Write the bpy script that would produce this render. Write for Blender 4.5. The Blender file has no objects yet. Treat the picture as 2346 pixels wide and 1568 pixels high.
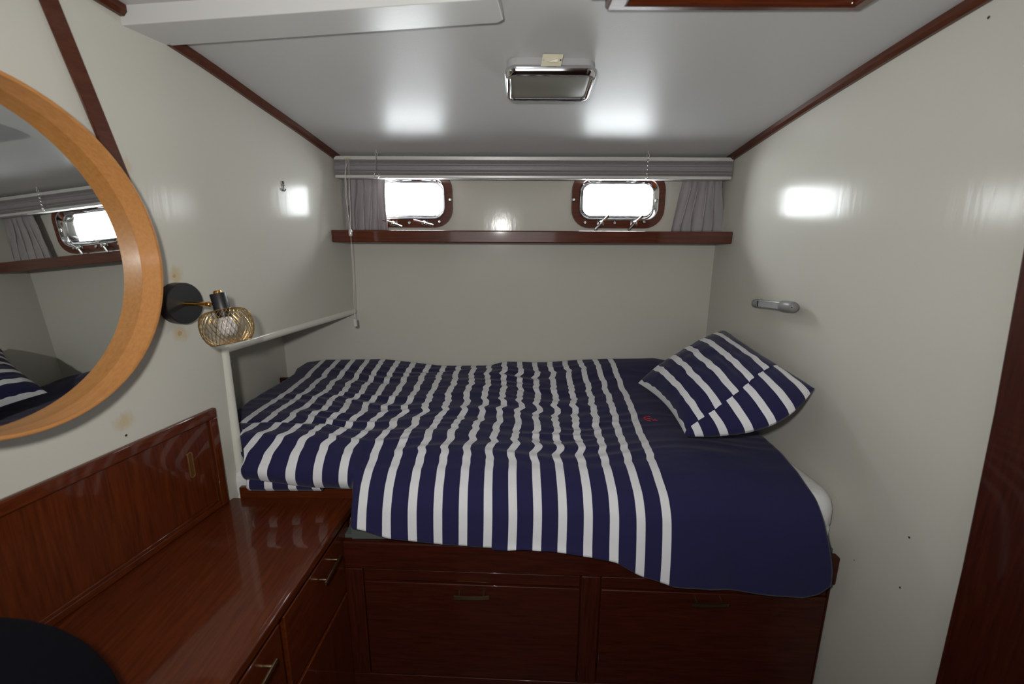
import bpy, bmesh, math, random
import numpy as np
from mathutils import Vector, Matrix, noise
from mathutils.bvhtree import BVHTree

random.seed(4)
S = bpy.context.scene
C = S.collection

# ------------------------------------------------------------------ camera, world, lights, exposure
F_PX = 1042.7                       # focal length in pixels of the 2346 x 1568 frame (16 mm on 36 mm)
PITCH = math.atan(239 / F_PX)
ROLL = math.radians(0.25)
EYE = Vector((0, 0, 1.5))
cam_d = bpy.data.cameras.new('camera')
cam_d.lens = F_PX / 2346 * 36
cam_d.sensor_width = 36
cam_d.clip_start = 0.02
cam = bpy.data.objects.new('camera', cam_d)
C.objects.link(cam)
cam.matrix_world = (Matrix.Translation(EYE) @ Matrix.Rotation(math.pi / 2 - PITCH, 4, 'X') @ Matrix.Rotation(ROLL, 4, 'Z'))
S.camera = cam
cam_d.dof.use_dof = True
cam_d.dof.focus_distance = 1.75
cam_d.dof.aperture_fstop = 2.8

S.view_settings.view_transform = 'Standard'
S.view_settings.look = 'None'
S.view_settings.gamma = 1.0
S.view_settings.use_curve_mapping = False
S.view_settings.exposure = 0.15

W = bpy.data.worlds.new('overcast_sky')
S.world = W
W.use_nodes = True
wb = W.node_tree.nodes['Background']
wb.inputs[0].default_value = (0.93, 0.97, 1.0, 1)
wb.inputs[1].default_value = 38.0


def lamp(name, kind, loc, target, power, color=(1, 1, 1), **kw):
    d = bpy.data.lights.new(name, kind)
    d.energy = power
    d.color = color
    o = bpy.data.objects.new(name, d)
    C.objects.link(o)
    o.location = loc
    o.rotation_euler = (Vector(target) - Vector(loc)).to_track_quat('-Z', 'Y').to_euler()
    for k, v in kw.items():
        setattr(d, k, v)
    return o


# the camera's own small flash, just above and left of the lens
lamp('camera_flash', 'SPOT', (-0.10, -0.02, 1.60), (-0.12, 2.0, 1.45), 38, (1.0, 0.985, 0.95),
     shadow_soft_size=0.03, spot_size=math.radians(150), spot_blend=0.7)
# added soft fill light behind the camera, brightening the whole cabin
lamp('rear_fill', 'AREA', (-0.1, -1.1, 1.5), (0.0, 1.0, 1.5), 4.0, (0.96, 0.98, 1.0), shape='RECTANGLE', size=1.1, size_y=0.9)
for i, px in enumerate(((-0.461), (0.457))):       # sampling portals outside the two port lights
    o = lamp('sky_portal', 'AREA', (px, 2.125, 1.665), (px, 0, 1.665), 1, shape='RECTANGLE', size=0.32, size_y=0.15)
    o.data.cycles.is_portal = True


# ------------------------------------------------------------------ measuring helpers
def ray(px, py):
    x = (px - 1173) / F_PX
    y = -(py - 784) / F_PX
    c, s = math.cos(ROLL), math.sin(ROLL)
    x, y = x * c - y * s, x * s + y * c
    cp, sp = math.cos(PITCH), math.sin(PITCH)
    return Vector((x, cp + y * sp, -sp + y * cp))


def atY(px, py, Y):
    d = ray(px, py)
    return EYE + d * (Y / d.y)


def atX(px, py, X):
    d = ray(px, py)
    return EYE + d * (X / d.x)


def atZ(px, py, Z):
    d = ray(px, py)
    return EYE + d * ((Z - 1.5) / d.z)


def onp(px, py, p, n):
    d = ray(px, py)
    return EYE + d * ((Vector(p) - EYE).dot(n) / d.dot(n))


# ------------------------------------------------------------------ materials
MATS = {}


def nodes_of(name):
    m = bpy.data.materials.new(name)
    m.use_nodes = True
    nt = m.node_tree
    return m, nt, nt.nodes['Principled BSDF']


def simple(name, col, rough=0.5, metal=0.0, coat=0.0, spec=0.5, noise_amt=0.0, noise_scale=40.0, bump=0.0):
    m, nt, b = nodes_of(name)
    b.inputs['Base Color'].default_value = (*col, 1)
    b.inputs['Roughness'].default_value = rough
    b.inputs['Metallic'].default_value = metal
    b.inputs['Coat Weight'].default_value = coat
    b.inputs['Coat Roughness'].default_value = 0.06
    b.inputs['Specular IOR Level'].default_value = spec
    if noise_amt or bump:
        tc = nt.nodes.new('ShaderNodeTexCoord')
        nz = nt.nodes.new('ShaderNodeTexNoise')
        nz.inputs['Scale'].default_value = noise_scale
        nz.inputs['Detail'].default_value = 4
        nt.links.new(tc.outputs['Object'], nz.inputs['Vector'])
        if noise_amt:
            mx = nt.nodes.new('ShaderNodeMix')
            mx.data_type = 'RGBA'
            mx.inputs[6].default_value = (*[c * (1 - noise_amt) for c in col], 1)
            mx.inputs[7].default_value = (*[min(1, c * (1 + noise_amt)) for c in col], 1)
            nt.links.new(nz.outputs['Fac'], mx.inputs[0])
            nt.links.new(mx.outputs[2], b.inputs['Base Color'])
        if bump:
            bp = nt.nodes.new('ShaderNodeBump')
            bp.inputs['Strength'].default_value = 1
            bp.inputs['Distance'].default_value = bump
            nt.links.new(nz.outputs['Fac'], bp.inputs['Height'])
            nt.links.new(bp.outputs['Normal'], b.inputs['Normal'])
    MATS[name] = m
    return m


def paint(name, col, rough, streak=(1, 1, 1), scale=12.0, bump=0.0006, stains=(), spec=0.13, coat=0.0):
    """Hand painted gloss: faint tone change, brush streaks in the relief, optional water stains."""
    m, nt, b = nodes_of(name)
    L = nt.links.new
    tc = nt.nodes.new('ShaderNodeTexCoord')
    mp = nt.nodes.new('ShaderNodeMapping')
    mp.inputs['Scale'].default_value = streak
    L(tc.outputs['Object'], mp.inputs['Vector'])
    nz = nt.nodes.new('ShaderNodeTexNoise')
    nz.inputs['Scale'].default_value = scale
    nz.inputs['Detail'].default_value = 5
    L(mp.outputs[0], nz.inputs['Vector'])
    big = nt.nodes.new('ShaderNodeTexNoise')
    big.inputs['Scale'].default_value = 2.5
    L(tc.outputs['Object'], big.inputs['Vector'])
    mx = nt.nodes.new('ShaderNodeMix')
    mx.data_type = 'RGBA'
    mx.inputs[6].default_value = (*[c * 0.96 for c in col], 1)
    mx.inputs[7].default_value = (*[c * 1.03 for c in col], 1)
    L(big.outputs['Fac'], mx.inputs[0])
    last = mx.outputs[2]
    for (p, r, sc) in stains:
        df = nt.nodes.new('ShaderNodeVectorMath')
        df.operation = 'DISTANCE'
        df.inputs[1].default_value = p
        L(tc.outputs['Object'], df.inputs[0])
        n2 = nt.nodes.new('ShaderNodeTexNoise')
        n2.inputs['Scale'].default_value = 55
        n2.inputs['Detail'].default_value = 3
        mp2 = nt.nodes.new('ShaderNodeMapping')
        mp2.inputs['Scale'].default_value = (1, 1, 0.35)
        L(tc.outputs['Object'], mp2.inputs['Vector'])
        L(mp2.outputs[0], n2.inputs['Vector'])
        ad = nt.nodes.new('ShaderNodeMath')
        ad.operation = 'MULTIPLY_ADD'
        ad.inputs[1].default_value = r * 2.2
        L(n2.outputs['Fac'], ad.inputs[0])
        L(df.outputs['Value'], ad.inputs[2])
        mr = nt.nodes.new('ShaderNodeMapRange')
        mr.inputs['From Min'].default_value = r * 1.55
        mr.inputs['From Max'].default_value = r * 2.3
        mr.inputs['To Min'].default_value = sc
        mr.inputs['To Max'].default_value = 0
        L(ad.outputs[0], mr.inputs['Value'])
        m2 = nt.nodes.new('ShaderNodeMix')
        m2.data_type = 'RGBA'
        m2.inputs[7].default_value = (0.46, 0.33, 0.14, 1)
        L(mr.outputs[0], m2.inputs[0])
        L(last, m2.inputs[6])
        last = m2.outputs[2]
    L(last, b.inputs['Base Color'])
    b.inputs['Roughness'].default_value = rough
    b.inputs['Specular IOR Level'].default_value = spec
    b.inputs['Coat Weight'].default_value = coat
    b.inputs['Coat Roughness'].default_value = 0.24
    b.inputs['Coat IOR'].default_value = 1.35
    bp = nt.nodes.new('ShaderNodeBump')
    bp.inputs['Strength'].default_value = 1
    bp.inputs['Distance'].default_value = bump
    L(nz.outputs['Fac'], bp.inputs['Height'])
    L(bp.outputs['Normal'], b.inputs['Normal'])
    MATS[name] = m
    return m


def wood(name, dark, light, axis, rough=0.38, coat=0.65, coat_rough=0.06, scale=15.0):
    m, nt, b = nodes_of(name)
    L = nt.links.new
    tc = nt.nodes.new('ShaderNodeTexCoord')
    mp = nt.nodes.new('ShaderNodeMapping')
    s = [9.0, 9.0, 9.0]
    s['xyz'.index(axis)] = 0.55
    mp.inputs['Scale'].default_value = s
    L(tc.outputs['Object'], mp.inputs['Vector'])
    nz = nt.nodes.new('ShaderNodeTexNoise')
    nz.inputs['Scale'].default_value = scale
    nz.inputs['Detail'].default_value = 6
    nz.inputs['Roughness'].default_value = 0.62
    nz.inputs['Distortion'].default_value = 0.35
    L(mp.outputs[0], nz.inputs['Vector'])
    cr = nt.nodes.new('ShaderNodeValToRGB')
    cr.color_ramp.elements[0].position = 0.28
    cr.color_ramp.elements[0].color = (*dark, 1)
    cr.color_ramp.elements[1].position = 0.74
    cr.color_ramp.elements[1].color = (*light, 1)
    L(nz.outputs['Fac'], cr.inputs[0])
    L(cr.outputs[0], b.inputs['Base Color'])
    b.inputs['Roughness'].default_value = rough
    b.inputs['Coat Weight'].default_value = coat
    b.inputs['Specular IOR Level'].default_value = 0.2
    b.inputs['Coat Roughness'].default_value = coat_rough
    bp = nt.nodes.new('ShaderNodeBump')
    bp.inputs['Strength'].default_value = 0.5
    bp.inputs['Distance'].default_value = 0.0003
    L(nz.outputs['Fac'], bp.inputs['Height'])
    L(bp.outputs['Normal'], b.inputs['Normal'])
    MATS[name] = m
    return m


def striped(name, pitch, white_part, umin, umax, weave=1400.0):
    """Woven cotton; stripes follow the fabric's own UV, which is laid out in metres."""
    m, nt, b = nodes_of(name)
    L = nt.links.new
    uv = nt.nodes.new('ShaderNodeUVMap')
    uv.uv_map = 'fabric'
    sx = nt.nodes.new('ShaderNodeSeparateXYZ')
    L(uv.outputs[0], sx.inputs[0])

    def mth(op, a, bb=None):
        n = nt.nodes.new('ShaderNodeMath')
        n.operation = op
        for i, v in enumerate((a, bb)):
            if v is None:
                continue
            if isinstance(v, (int, float)):
                n.inputs[i].default_value = v
            else:
                L(v, n.inputs[i])
        return n.outputs[0]
    f = mth('FRACT', mth('ADD', mth('DIVIDE', sx.outputs[0], pitch), 0.5))
    d = mth('ABSOLUTE', mth('SUBTRACT', f, 0.5))
    w = mth('LESS_THAN', d, white_part / 2)
    w = mth('MULTIPLY', w, mth('GREATER_THAN', sx.outputs[0], umin))
    w = mth('MULTIPLY', w, mth('LESS_THAN', sx.outputs[0], umax))
    mx = nt.nodes.new('ShaderNodeMix')
    mx.data_type = 'RGBA'
    mx.inputs[6].default_value = NAVY
    mx.inputs[7].default_value = (0.68, 0.68, 0.70, 1)
    L(w, mx.inputs[0])
    L(mx.outputs[2], b.inputs['Base Color'])
    b.inputs['Roughness'].default_value = 0.85
    b.inputs['Specular IOR Level'].default_value = 0.25
    b.inputs['Sheen Weight'].default_value = 0.12
    tc = nt.nodes.new('ShaderNodeTexCoord')
    nz = nt.nodes.new('ShaderNodeTexNoise')
    nz.inputs['Scale'].default_value = 60
    nz.inputs['Detail'].default_value = 5
    L(tc.outputs['Object'], nz.inputs['Vector'])
    bp = nt.nodes.new('ShaderNodeBump')
    bp.inputs['Strength'].default_value = 0.6
    bp.inputs['Distance'].default_value = 0.0012
    L(nz.outputs['Fac'], bp.inputs['Height'])
    L(bp.outputs['Normal'], b.inputs['Normal'])
    MATS[name] = m
    return m


NAVY = (0.0125, 0.0115, 0.055, 1)
WALL = (0.515, 0.50, 0.445)
_L = Vector((-0.716, 2.06, 0))
NL = Vector((0.982, -0.188, 0)).normalized()      # into the room
_R = Vector((0.897, 2.06, 0))
NR = Vector((-1, -0.03, 0)).normalized()


def onL(px, py, off=0.0):
    return onp(px, py, _L + NL * off, NL)


def onR(px, py, off=0.0):
    return onp(px, py, _R + NR * off, NR)


M_WL = paint('left_wall_paint', WALL, 0.155, (1, 1, 0.12), 60, 0.00025,
             stains=[(onL(402, 634), 0.022, 0.55), (onL(414, 765), 0.026, 0.5), (onL(283, 968), 0.022, 0.55), (onL(285, 385), 0.022, 0.4)])
M_WR = paint('right_wall_paint', WALL, 0.155, (1, 1, 0.12), 60, 0.00025)
M_WB = paint('back_wall_paint', WALL, 0.13, (1, 1, 0.4), 26, 0.0004)
M_CE = paint('ceiling_paint', (0.51, 0.51, 0.50), 0.36, (1, 1, 1), 240, 0.00016, spec=0.19, coat=0.06)
M_BEAM = paint('beam_paint', (0.58, 0.58, 0.56), 0.35, (1, 1, 1), 60, 0.0003)
M_LIP = simple('gloss_trim_paint', (0.62, 0.61, 0.54), 0.18, noise_amt=0.04, noise_scale=20)
MD, ML = (0.048, 0.0080, 0.0016), (0.112, 0.0215, 0.0038)
M_MX = wood('mahogany_lengthwise', MD, ML, 'x')
M_MY = wood('mahogany_fore_and_aft', MD, ML, 'y')
M_MZ = wood('mahogany_upright', MD, ML, 'z')
DD, DL_ = (0.022, 0.0030, 0.0012), (0.060, 0.0095, 0.0026)  # dark mahogany; on the bunk base the lens shadow is put into it
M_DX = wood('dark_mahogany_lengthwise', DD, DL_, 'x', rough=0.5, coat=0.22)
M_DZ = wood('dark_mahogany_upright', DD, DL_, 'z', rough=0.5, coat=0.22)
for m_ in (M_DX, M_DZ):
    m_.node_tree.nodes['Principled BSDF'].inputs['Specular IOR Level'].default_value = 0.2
M_TRIM = wood('mahogany_trim', (0.050, 0.012, 0.0050), (0.098, 0.027, 0.011), 'y', rough=0.35, coat=0.4)
M_BEECH = wood('beech_wood', (0.36, 0.150, 0.040), (0.47, 0.215, 0.066), 'y', rough=0.4, coat=0.15, coat_rough=0.2, scale=14)
M_CHROME = simple('chrome', (0.75, 0.75, 0.76), 0.08, 1.0)
M_STEEL = simple('dull_steel', (0.55, 0.55, 0.54), 0.3, 1.0)
M_BRASS = simple('brass', (0.72, 0.40, 0.10), 0.22, 1.0)
M_PULL = simple('tarnished_brass', (0.34, 0.25, 0.14), 0.38, 1.0)
M_GOLD = simple('gold_wire', (0.50, 0.33, 0.13), 0.32, 1.0)
M_BLACK = simple('black_metal', (0.010, 0.010, 0.011), 0.42)
M_HOLE = simple('dark_hole', (0.012, 0.009, 0.007), 0.8)
M_SHEET = simple('white_quilted_sheet', (0.66, 0.66, 0.65), 0.8, bump=0.002, noise_scale=70)
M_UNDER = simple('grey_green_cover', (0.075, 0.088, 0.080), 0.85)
M_ALU = simple('blind_aluminium', (0.245, 0.228, 0.232), 0.4, 0.0)
M_RAIL = simple('blind_rail', (0.62, 0.61, 0.60), 0.25, 0.3)
M_CORD = simple('cord', (0.55, 0.50, 0.46), 0.8)
M_PLASTIC = simple('grey_plastic', (0.22, 0.215, 0.215), 0.4, bump=0.0002, noise_scale=200)
M_IVORY = simple('ivory_plastic', (0.52, 0.49, 0.36), 0.35)
M_LENS = simple('lamp_lens', (0.17, 0.17, 0.14), 0.28, coat=0.3)
M_LAMPBODY = simple('lamp_body_enamel', (0.36, 0.36, 0.36), 0.18)
M_BAG = simple('navy_canvas', (0.0028, 0.0026, 0.0055), 0.95, spec=0.1, noise_amt=0.2, noise_scale=30)
M_FLOOR = wood('floor_boards', (0.03, 0.012, 0.006), (0.07, 0.03, 0.014), 'y')
M_RED = simple('red_thread', (0.55, 0.012, 0.012), 0.6)
M_PLUG = simple('tan_filler', (0.42, 0.28, 0.15), 0.7)
PITCHM = 0.0702
M_DUVET = striped('striped_duvet_cotton', PITCHM, 0.345, -0.5 * PITCHM, 19.5 * PITCHM)
M_PILLOW = striped('striped_pillow_cotton', 0.074, 0.345, -1, 9)

# thin pane: clear with a Fresnel sheen
M_PANE = bpy.data.materials.new('port_glass')
M_PANE.use_nodes = True
nt = M_PANE.node_tree
nt.nodes.remove(nt.nodes['Principled BSDF'])
tr = nt.nodes.new('ShaderNodeBsdfTransparent')
tr.inputs[0].default_value = (0.95, 0.97, 0.96, 1)
gl = nt.nodes.new('ShaderNodeBsdfGlossy')
gl.inputs['Roughness'].default_value = 0.02
lw = nt.nodes.new('ShaderNodeLayerWeight')
lw.inputs[0].default_value = 0.15
ms = nt.nodes.new('ShaderNodeMixShader')
nt.links.new(lw.outputs['Fresnel'], ms.inputs[0])
nt.links.new(tr.outputs[0], ms.inputs[1])
nt.links.new(gl.outputs[0], ms.inputs[2])
nt.links.new(ms.outputs[0], nt.nodes['Material Output'].inputs[0])

# curtain: grey cloth that lets some light through
M_CURT, nt, b = nodes_of('grey_curtain_cloth')
b.inputs['Base Color'].default_value = (0.37, 0.345, 0.35, 1)
b.inputs['Roughness'].default_value = 0.85
b.inputs['Specular IOR Level'].default_value = 0.2
tl = nt.nodes.new('ShaderNodeBsdfTranslucent')
tl.inputs[0].default_value = (0.42, 0.38, 0.37, 1)
ms = nt.nodes.new('ShaderNodeMixShader')
ms.inputs[0].default_value = 0.10
nt.links.new(b.outputs[0], ms.inputs[1])
nt.links.new(tl.outputs[0], ms.inputs[2])
nt.links.new(ms.outputs[0], nt.nodes['Material Output'].inputs[0])

M_MIRROR = simple('mirror_silver', (0.80, 0.82, 0.80), 0.012, 1.0)
M_BULB, nt, b = nodes_of('frosted_bulb_glass')
b.inputs['Base Color'].default_value = (0.82, 0.80, 0.80, 1)
b.inputs['Roughness'].default_value = 0.12
b.inputs['Transmission Weight'].default_value = 0.35
b.inputs['Coat Weight'].default_value = 0.5
M_CLEAR, nt, b = nodes_of('clear_plastic')
b.inputs['Base Color'].default_value = (0.85, 0.85, 0.84, 1)
b.inputs['Roughness'].default_value = 0.15
b.inputs['Transmission Weight'].default_value = 0.6


# ------------------------------------------------------------------ mesh helpers
ORIGIN = {}


def finish(o, smooth_angle=None):
    if smooth_angle is not None:
        for p in o.data.polygons:
            p.use_smooth = True
        if smooth_angle < 179:
            try:
                o.data.set_sharp_from_angle(angle=math.radians(smooth_angle))
            except Exception:
                pass


def obj(name, bm, mat, parent=None, smooth=40, bevel=0.0, seg=2, local=False, solid=0.0, fix=True):
    """Link a bmesh as ONE object. World coordinates unless local=True."""
    me = bpy.data.meshes.new(name)
    if fix:
        bmesh.ops.recalc_face_normals(bm, faces=bm.faces)
    o = bpy.data.objects.new(name, me)
    C.objects.link(o)
    if parent is not None:
        o.parent = parent
        org = ORIGIN[parent.name]
    elif local:
        org = Vector((0, 0, 0))
    else:
        vs = [v.co for v in bm.verts]
        lo = Vector([min(v[i] for v in vs) for i in range(3)])
        hi = Vector([max(v[i] for v in vs) for i in range(3)])
        org = Vector(((lo.x + hi.x) / 2, (lo.y + hi.y) / 2, lo.z))
        o.location = org
    if not local:
        bmesh.ops.translate(bm, verts=bm.verts, vec=-org)
    ORIGIN[o.name] = org
    bm.to_mesh(me)
    bm.free()
    me.materials.append(mat)
    finish(o, smooth)
    if bevel:
        md = o.modifiers.new('bevel', 'BEVEL')
        md.width = bevel
        md.segments = seg
        md.limit_method = 'ANGLE'
        md.angle_limit = math.radians(40)
        md.harden_normals = False
    if solid:
        md = o.modifiers.new('thickness', 'SOLIDIFY')
        md.thickness = solid
        md.offset = 0
    return o


def thing(name, label, cat, loc, rot=None, group=None, kind=None):
    o = bpy.data.objects.new(name, None)
    C.objects.link(o)
    o.empty_display_size = 0.05
    o.location = loc
    if rot is not None:
        o.rotation_euler = rot
    ORIGIN[o.name] = Vector(loc)
    tag(o, label, cat, group, kind)
    return o


def tag(o, label=None, cat=None, group=None, kind=None):
    if label:
        o['label'] = label
    if cat:
        o['category'] = cat
    if group:
        o['group'] = group
    if kind:
        o['kind'] = kind
    return o


def struct(name, bm, mat, label=None, **kw):
    o = obj(name, bm, mat, **kw)
    tag(o, label, None, None, 'structure')
    return o


def world_struct(name, bm, mat, label=None, **kw):
    return struct(name, bm, mat, label, local=True, **kw)


def box(bm, x0, x1, y0, y1, z0, z1):
    vs = [bm.verts.new(p) for p in ((x0, y0, z0), (x1, y0, z0), (x1, y1, z0), (x0, y1, z0),
                                    (x0, y0, z1), (x1, y0, z1), (x1, y1, z1), (x0, y1, z1))]
    for f in ((0, 3, 2, 1), (4, 5, 6, 7), (0, 1, 5, 4), (1, 2, 6, 5), (2, 3, 7, 6), (3, 0, 4, 7)):
        bm.faces.new([vs[i] for i in f])


def prism(bm, pts, vec):
    a = [bm.verts.new(p) for p in pts]
    b = [bm.verts.new(Vector(p) + Vector(vec)) for p in pts]
    n = len(a)
    bm.faces.new(a)
    bm.faces.new(b[::-1])
    for i in range(n):
        bm.faces.new((a[i], b[i], b[(i + 1) % n], a[(i + 1) % n]))


def loft(bm, loops, closed=True, cap0=False, cap1=False, ring=False):
    L = [[bm.verts.new(p) for p in lp] for lp in loops]
    n = len(L[0])
    rng = range(len(L)) if ring else range(len(L) - 1)
    for k in rng:
        a, b = L[k], L[(k + 1) % len(L)]
        for i in range(n if closed else n - 1):
            j = (i + 1) % n
            bm.faces.new((a[i], a[j], b[j], b[i]))
    if cap0:
        bm.faces.new(L[0][::-1])
    if cap1:
        bm.faces.new(L[-1])
    return L


def frame_of(axis):
    a = Vector(axis).normalized()
    t = Vector((0, 0, 1)) if abs(a.z) < 0.9 else Vector((1, 0, 0))
    u = a.cross(t).normalized()
    return u, a.cross(u).normalized(), a


def lathe(bm, prof, origin, axis, seg=24, cap=True):
    u, v, a = frame_of(axis)
    o = Vector(origin)
    loops = []
    for r, h in prof:
        loops.append([o + a * h + (u * math.cos(2 * math.pi * i / seg) + v * math.sin(2 * math.pi * i / seg)) * max(r, 1e-5) for i in range(seg)])
    loft(bm, loops, True, cap, cap)


def tube(bm, pts, r, seg=8, closed=False):
    pts = [Vector(p) for p in pts]
    loops = []
    n = len(pts)
    ref = None
    for i, p in enumerate(pts):
        if closed:
            t = pts[(i + 1) % n] - pts[i - 1]
        else:
            t = pts[min(i + 1, n - 1)] - pts[max(i - 1, 0)]
        t.normalize()
        if ref is None:
            ref, v, _ = frame_of(t)
        u = (ref - t * ref.dot(t)).normalized()
        ref = u
        v = t.cross(u)
        loops.append([p + (u * math.cos(2 * math.pi * k / seg) + v * math.sin(2 * math.pi * k / seg)) * r for k in range(seg)])
    loft(bm, loops, True, not closed, not closed, ring=closed)


def sphere(bm, c, r, seg=12, scale=(1, 1, 1)):
    prof = []
    n = seg // 2
    loops = []
    for i in range(1, n):
        a = math.pi * i / n
        loops.append([Vector(c) + Vector((r * scale[0] * math.sin(a) * math.cos(2 * math.pi * k / seg), r * scale[1] * math.sin(a) * math.sin(2 * math.pi * k / seg), -r * scale[2] * math.cos(a))) for k in range(seg)])
    loft(bm, loops, True, True, True)


def rr(w, h, r, n=7):
    """Rounded rectangle outline, counter clockwise, centred."""
    out = []
    for cx, cz, a0 in ((w / 2 - r, h / 2 - r, 0), (-w / 2 + r, h / 2 - r, 90), (-w / 2 + r, -h / 2 + r, 180), (w / 2 - r, -h / 2 + r, 270)):
        for i in range(n + 1):
            a = math.radians(a0 + 90 * i / n)
            out.append((cx + r * math.cos(a), cz + r * math.sin(a)))
    return out


def BM():
    return bmesh.new()


def sstep(a, b, x):
    t = min(1, max(0, (x - a) / (b - a)))
    return t * t * (3 - 2 * t)


def interp(x, pts):
    xs = [p[0] for p in pts]
    ys = [p[1] for p in pts]
    if xs[0] > xs[-1]:
        xs, ys = xs[::-1], ys[::-1]
    return float(np.interp(x, xs, ys))


def smooth_interp(x, pts, w=0.08):
    return sum(interp(x + d * w, pts) for d in (-1, -0.5, 0, 0.5, 1)) / 5


# ------------------------------------------------------------------ the cabin shell
YB = 2.06                    # back wall
YREAR = -1.2
ZFL = 0.0
DL = Vector((0.188, 0.982, 0)).normalized()       # along the left wall, away from the camera
DR = Vector((-0.03, 1, 0)).normalized()


def left_x(y):
    return -0.716 - 0.1915 * (YB - y)


def right_x(y):
    return 0.897 + 0.03 * (YB - y)


ZL = [(2.1, 1.778), (2.0, 1.805), (1.718, 1.872), (1.554, 1.906), (1.426, 1.937), (1.278, 1.966), (1.116, 1.992), (0.5, 2.05), (-1.3, 2.12)]
ZR = [(2.1, 1.790), (2.006, 1.805), (1.75, 1.849), (1.494, 1.890), (1.235, 1.926), (1.009, 1.953), (0.5, 2.0), (-1.3, 2.10)]
TR = 0.022


def ceil_z(x, y):
    a = smooth_interp(y, ZL) + TR
    b = smooth_interp(y, ZR) + TR
    t = (x - left_x(y)) / (right_x(y) - left_x(y))
    return a + (b - a) * t


PORTS = [(-0.461, 1.661), (0.457, 1.661)]
PW, PH, PR = 0.298, 0.126, 0.034

bm = BM()
outer = [bm.verts.new(p) for p in ((-1.2, YB, 0), (1.1, YB, 0), (1.1, YB, 1.98), (-1.2, YB, 1.98))]
edges = [bm.edges.new((outer[i], outer[(i + 1) % 4])) for i in range(4)]
for cx, cz in PORTS:
    lp = [bm.verts.new((cx + x, YB, cz + z)) for x, z in rr(PW + 0.01, PH + 0.01, PR)]
    edges += [bm.edges.new((lp[i], lp[(i + 1) % len(lp)])) for i in range(len(lp))]
bmesh.ops.triangle_fill(bm, use_beauty=True, use_dissolve=False, edges=edges)
world_struct('wall_back', bm, M_WB, smooth=None)

# left wall: a partition whose lower far corner is cut away over the foot of the bunk
zlip = 1.166
tp = onL(517, 812)
y_post = 1.318
bm = BM()
top_pts = [Vector((left_x(y), y, smooth_interp(y, ZL) + 0.06)) for y in np.linspace(2.06, YREAR, 14)]
lowfar = Vector((left_x(2.06), 2.06, zlip))
post_hi = Vector((left_x(y_post), y_post, zlip))
post_lo = Vector((left_x(y_post - 0.02), y_post - 0.02, 0))
pts = top_pts + [Vector((left_x(YREAR), YREAR, 0)), post_lo, post_hi, lowfar]
prism(bm, pts, -NL * 0.028)
wall_left = world_struct('wall_left', bm, M_WL, smooth=None)

bm = BM()
prism(bm, [Vector((right_x(2.06), 2.06, 0)), Vector((right_x(YREAR), YREAR, 0)), Vector((right_x(YREAR), YREAR, 2.2)), Vector((right_x(2.06), 2.06, 1.95))], (0.03, 0, 0))
wall_right = world_struct('wall_right', bm, M_WR, smooth=None)

bm = BM()
ny, nx = 60, 16
grid = []
for j in range(ny + 1):
    y = 2.06 + (YREAR - 2.06) * j / ny
    row = []
    for i in range(nx + 1):
        x = left_x(y) - 0.02 + (right_x(y) + 0.02 - left_x(y) + 0.02) * i / nx
        row.append(bm.verts.new((x, y, ceil_z(x, y))))
    grid.append(row)
for j in range(ny):
    for i in range(nx):
        bm.faces.new((grid[j][i], grid[j][i + 1], grid[j + 1][i + 1], grid[j + 1][i]))
world_struct('ceiling', bm, M_CE, smooth=180)

bm = BM()
box(bm, -1.5, 1.2, YREAR, YB, -0.03, 0)
world_struct('floor', bm, M_FLOOR, smooth=None)
bm = BM()
box(bm, -1.6, 1.2, YREAR - 0.03, YREAR, 0, 2.2)
world_struct('wall_rear', bm, M_MZ, smooth=None)

# foot alcove under the cut away wall
bm = BM()
box(bm, -1.09, -1.06, 1.2, YB, 0.0, 1.25)
world_struct('wall_alcove', bm, M_WB, smooth=None)
bm = BM()
box(bm, -1.09, left_x(1.22) - 0.029, 1.20, 1.225, 0.0, 1.25)
world_struct('wall_alcove_end', bm, M_WB, smooth=None)
bm = BM()
prism(bm, [(-1.08, 1.205, 1.19), (left_x(1.205) - 0.029, 1.205, 1.19), (left_x(2.06) - 0.029, 2.06, 1.19), (-1.08, 2.06, 1.19)], (0, 0, 0.02))
world_struct('ceiling_alcove', bm, M_WB, smooth=None)

# rounded white nosing along the cut edge
bm = BM()
rn = 0.0145
path = [lowfar + DL * -0.004 - NL * 0.008 + Vector((0, 0, 0.004)), post_hi - NL * 0.008 + Vector((0, 0, 0.004))]
tube(bm, path, rn, 12)
world_struct('trim_1', bm, M_LIP, smooth=50)
bm = BM()
path = [post_hi - NL * 0.006 + DL * 0.002 + Vector((0, 0, 0.012)), Vector((left_x(y_post - 0.008), y_post - 0.008, 0.69)) + NL * 0.002]
tube(bm, path, rn, 12)
world_struct('trim_2', bm, M_LIP, smooth=50)


# mahogany strips where walls meet the ceiling
def strip(name, y0, y1, side):
    bm = BM()
    loops = []
    n = 26
    for i in range(n + 1):
        y = y0 + (y1 - y0) * i / n
        if side < 0:
            p = Vector((left_x(y), y, smooth_interp(y, ZL)))
            nrm = NL
        else:
            p = Vector((right_x(y), y, smooth_interp(y, ZR)))
            nrm = NR
        loops.append([p, p + nrm * 0.010, p + nrm * 0.019 + Vector((0, 0, 0.008)), p + nrm * 0.019 + Vector((0, 0, TR + 0.004)), p + Vector((0, 0, TR + 0.004))])
    loft(bm, loops, True, True, True)
    return world_struct(name, bm, M_TRIM, smooth=30)


strip('trim_3', 1.995, 1.268, -1)
strip('trim_4', 1.172, -0.6, -1)
strip('trim_5', 2.000, -0.6, 1)

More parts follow.
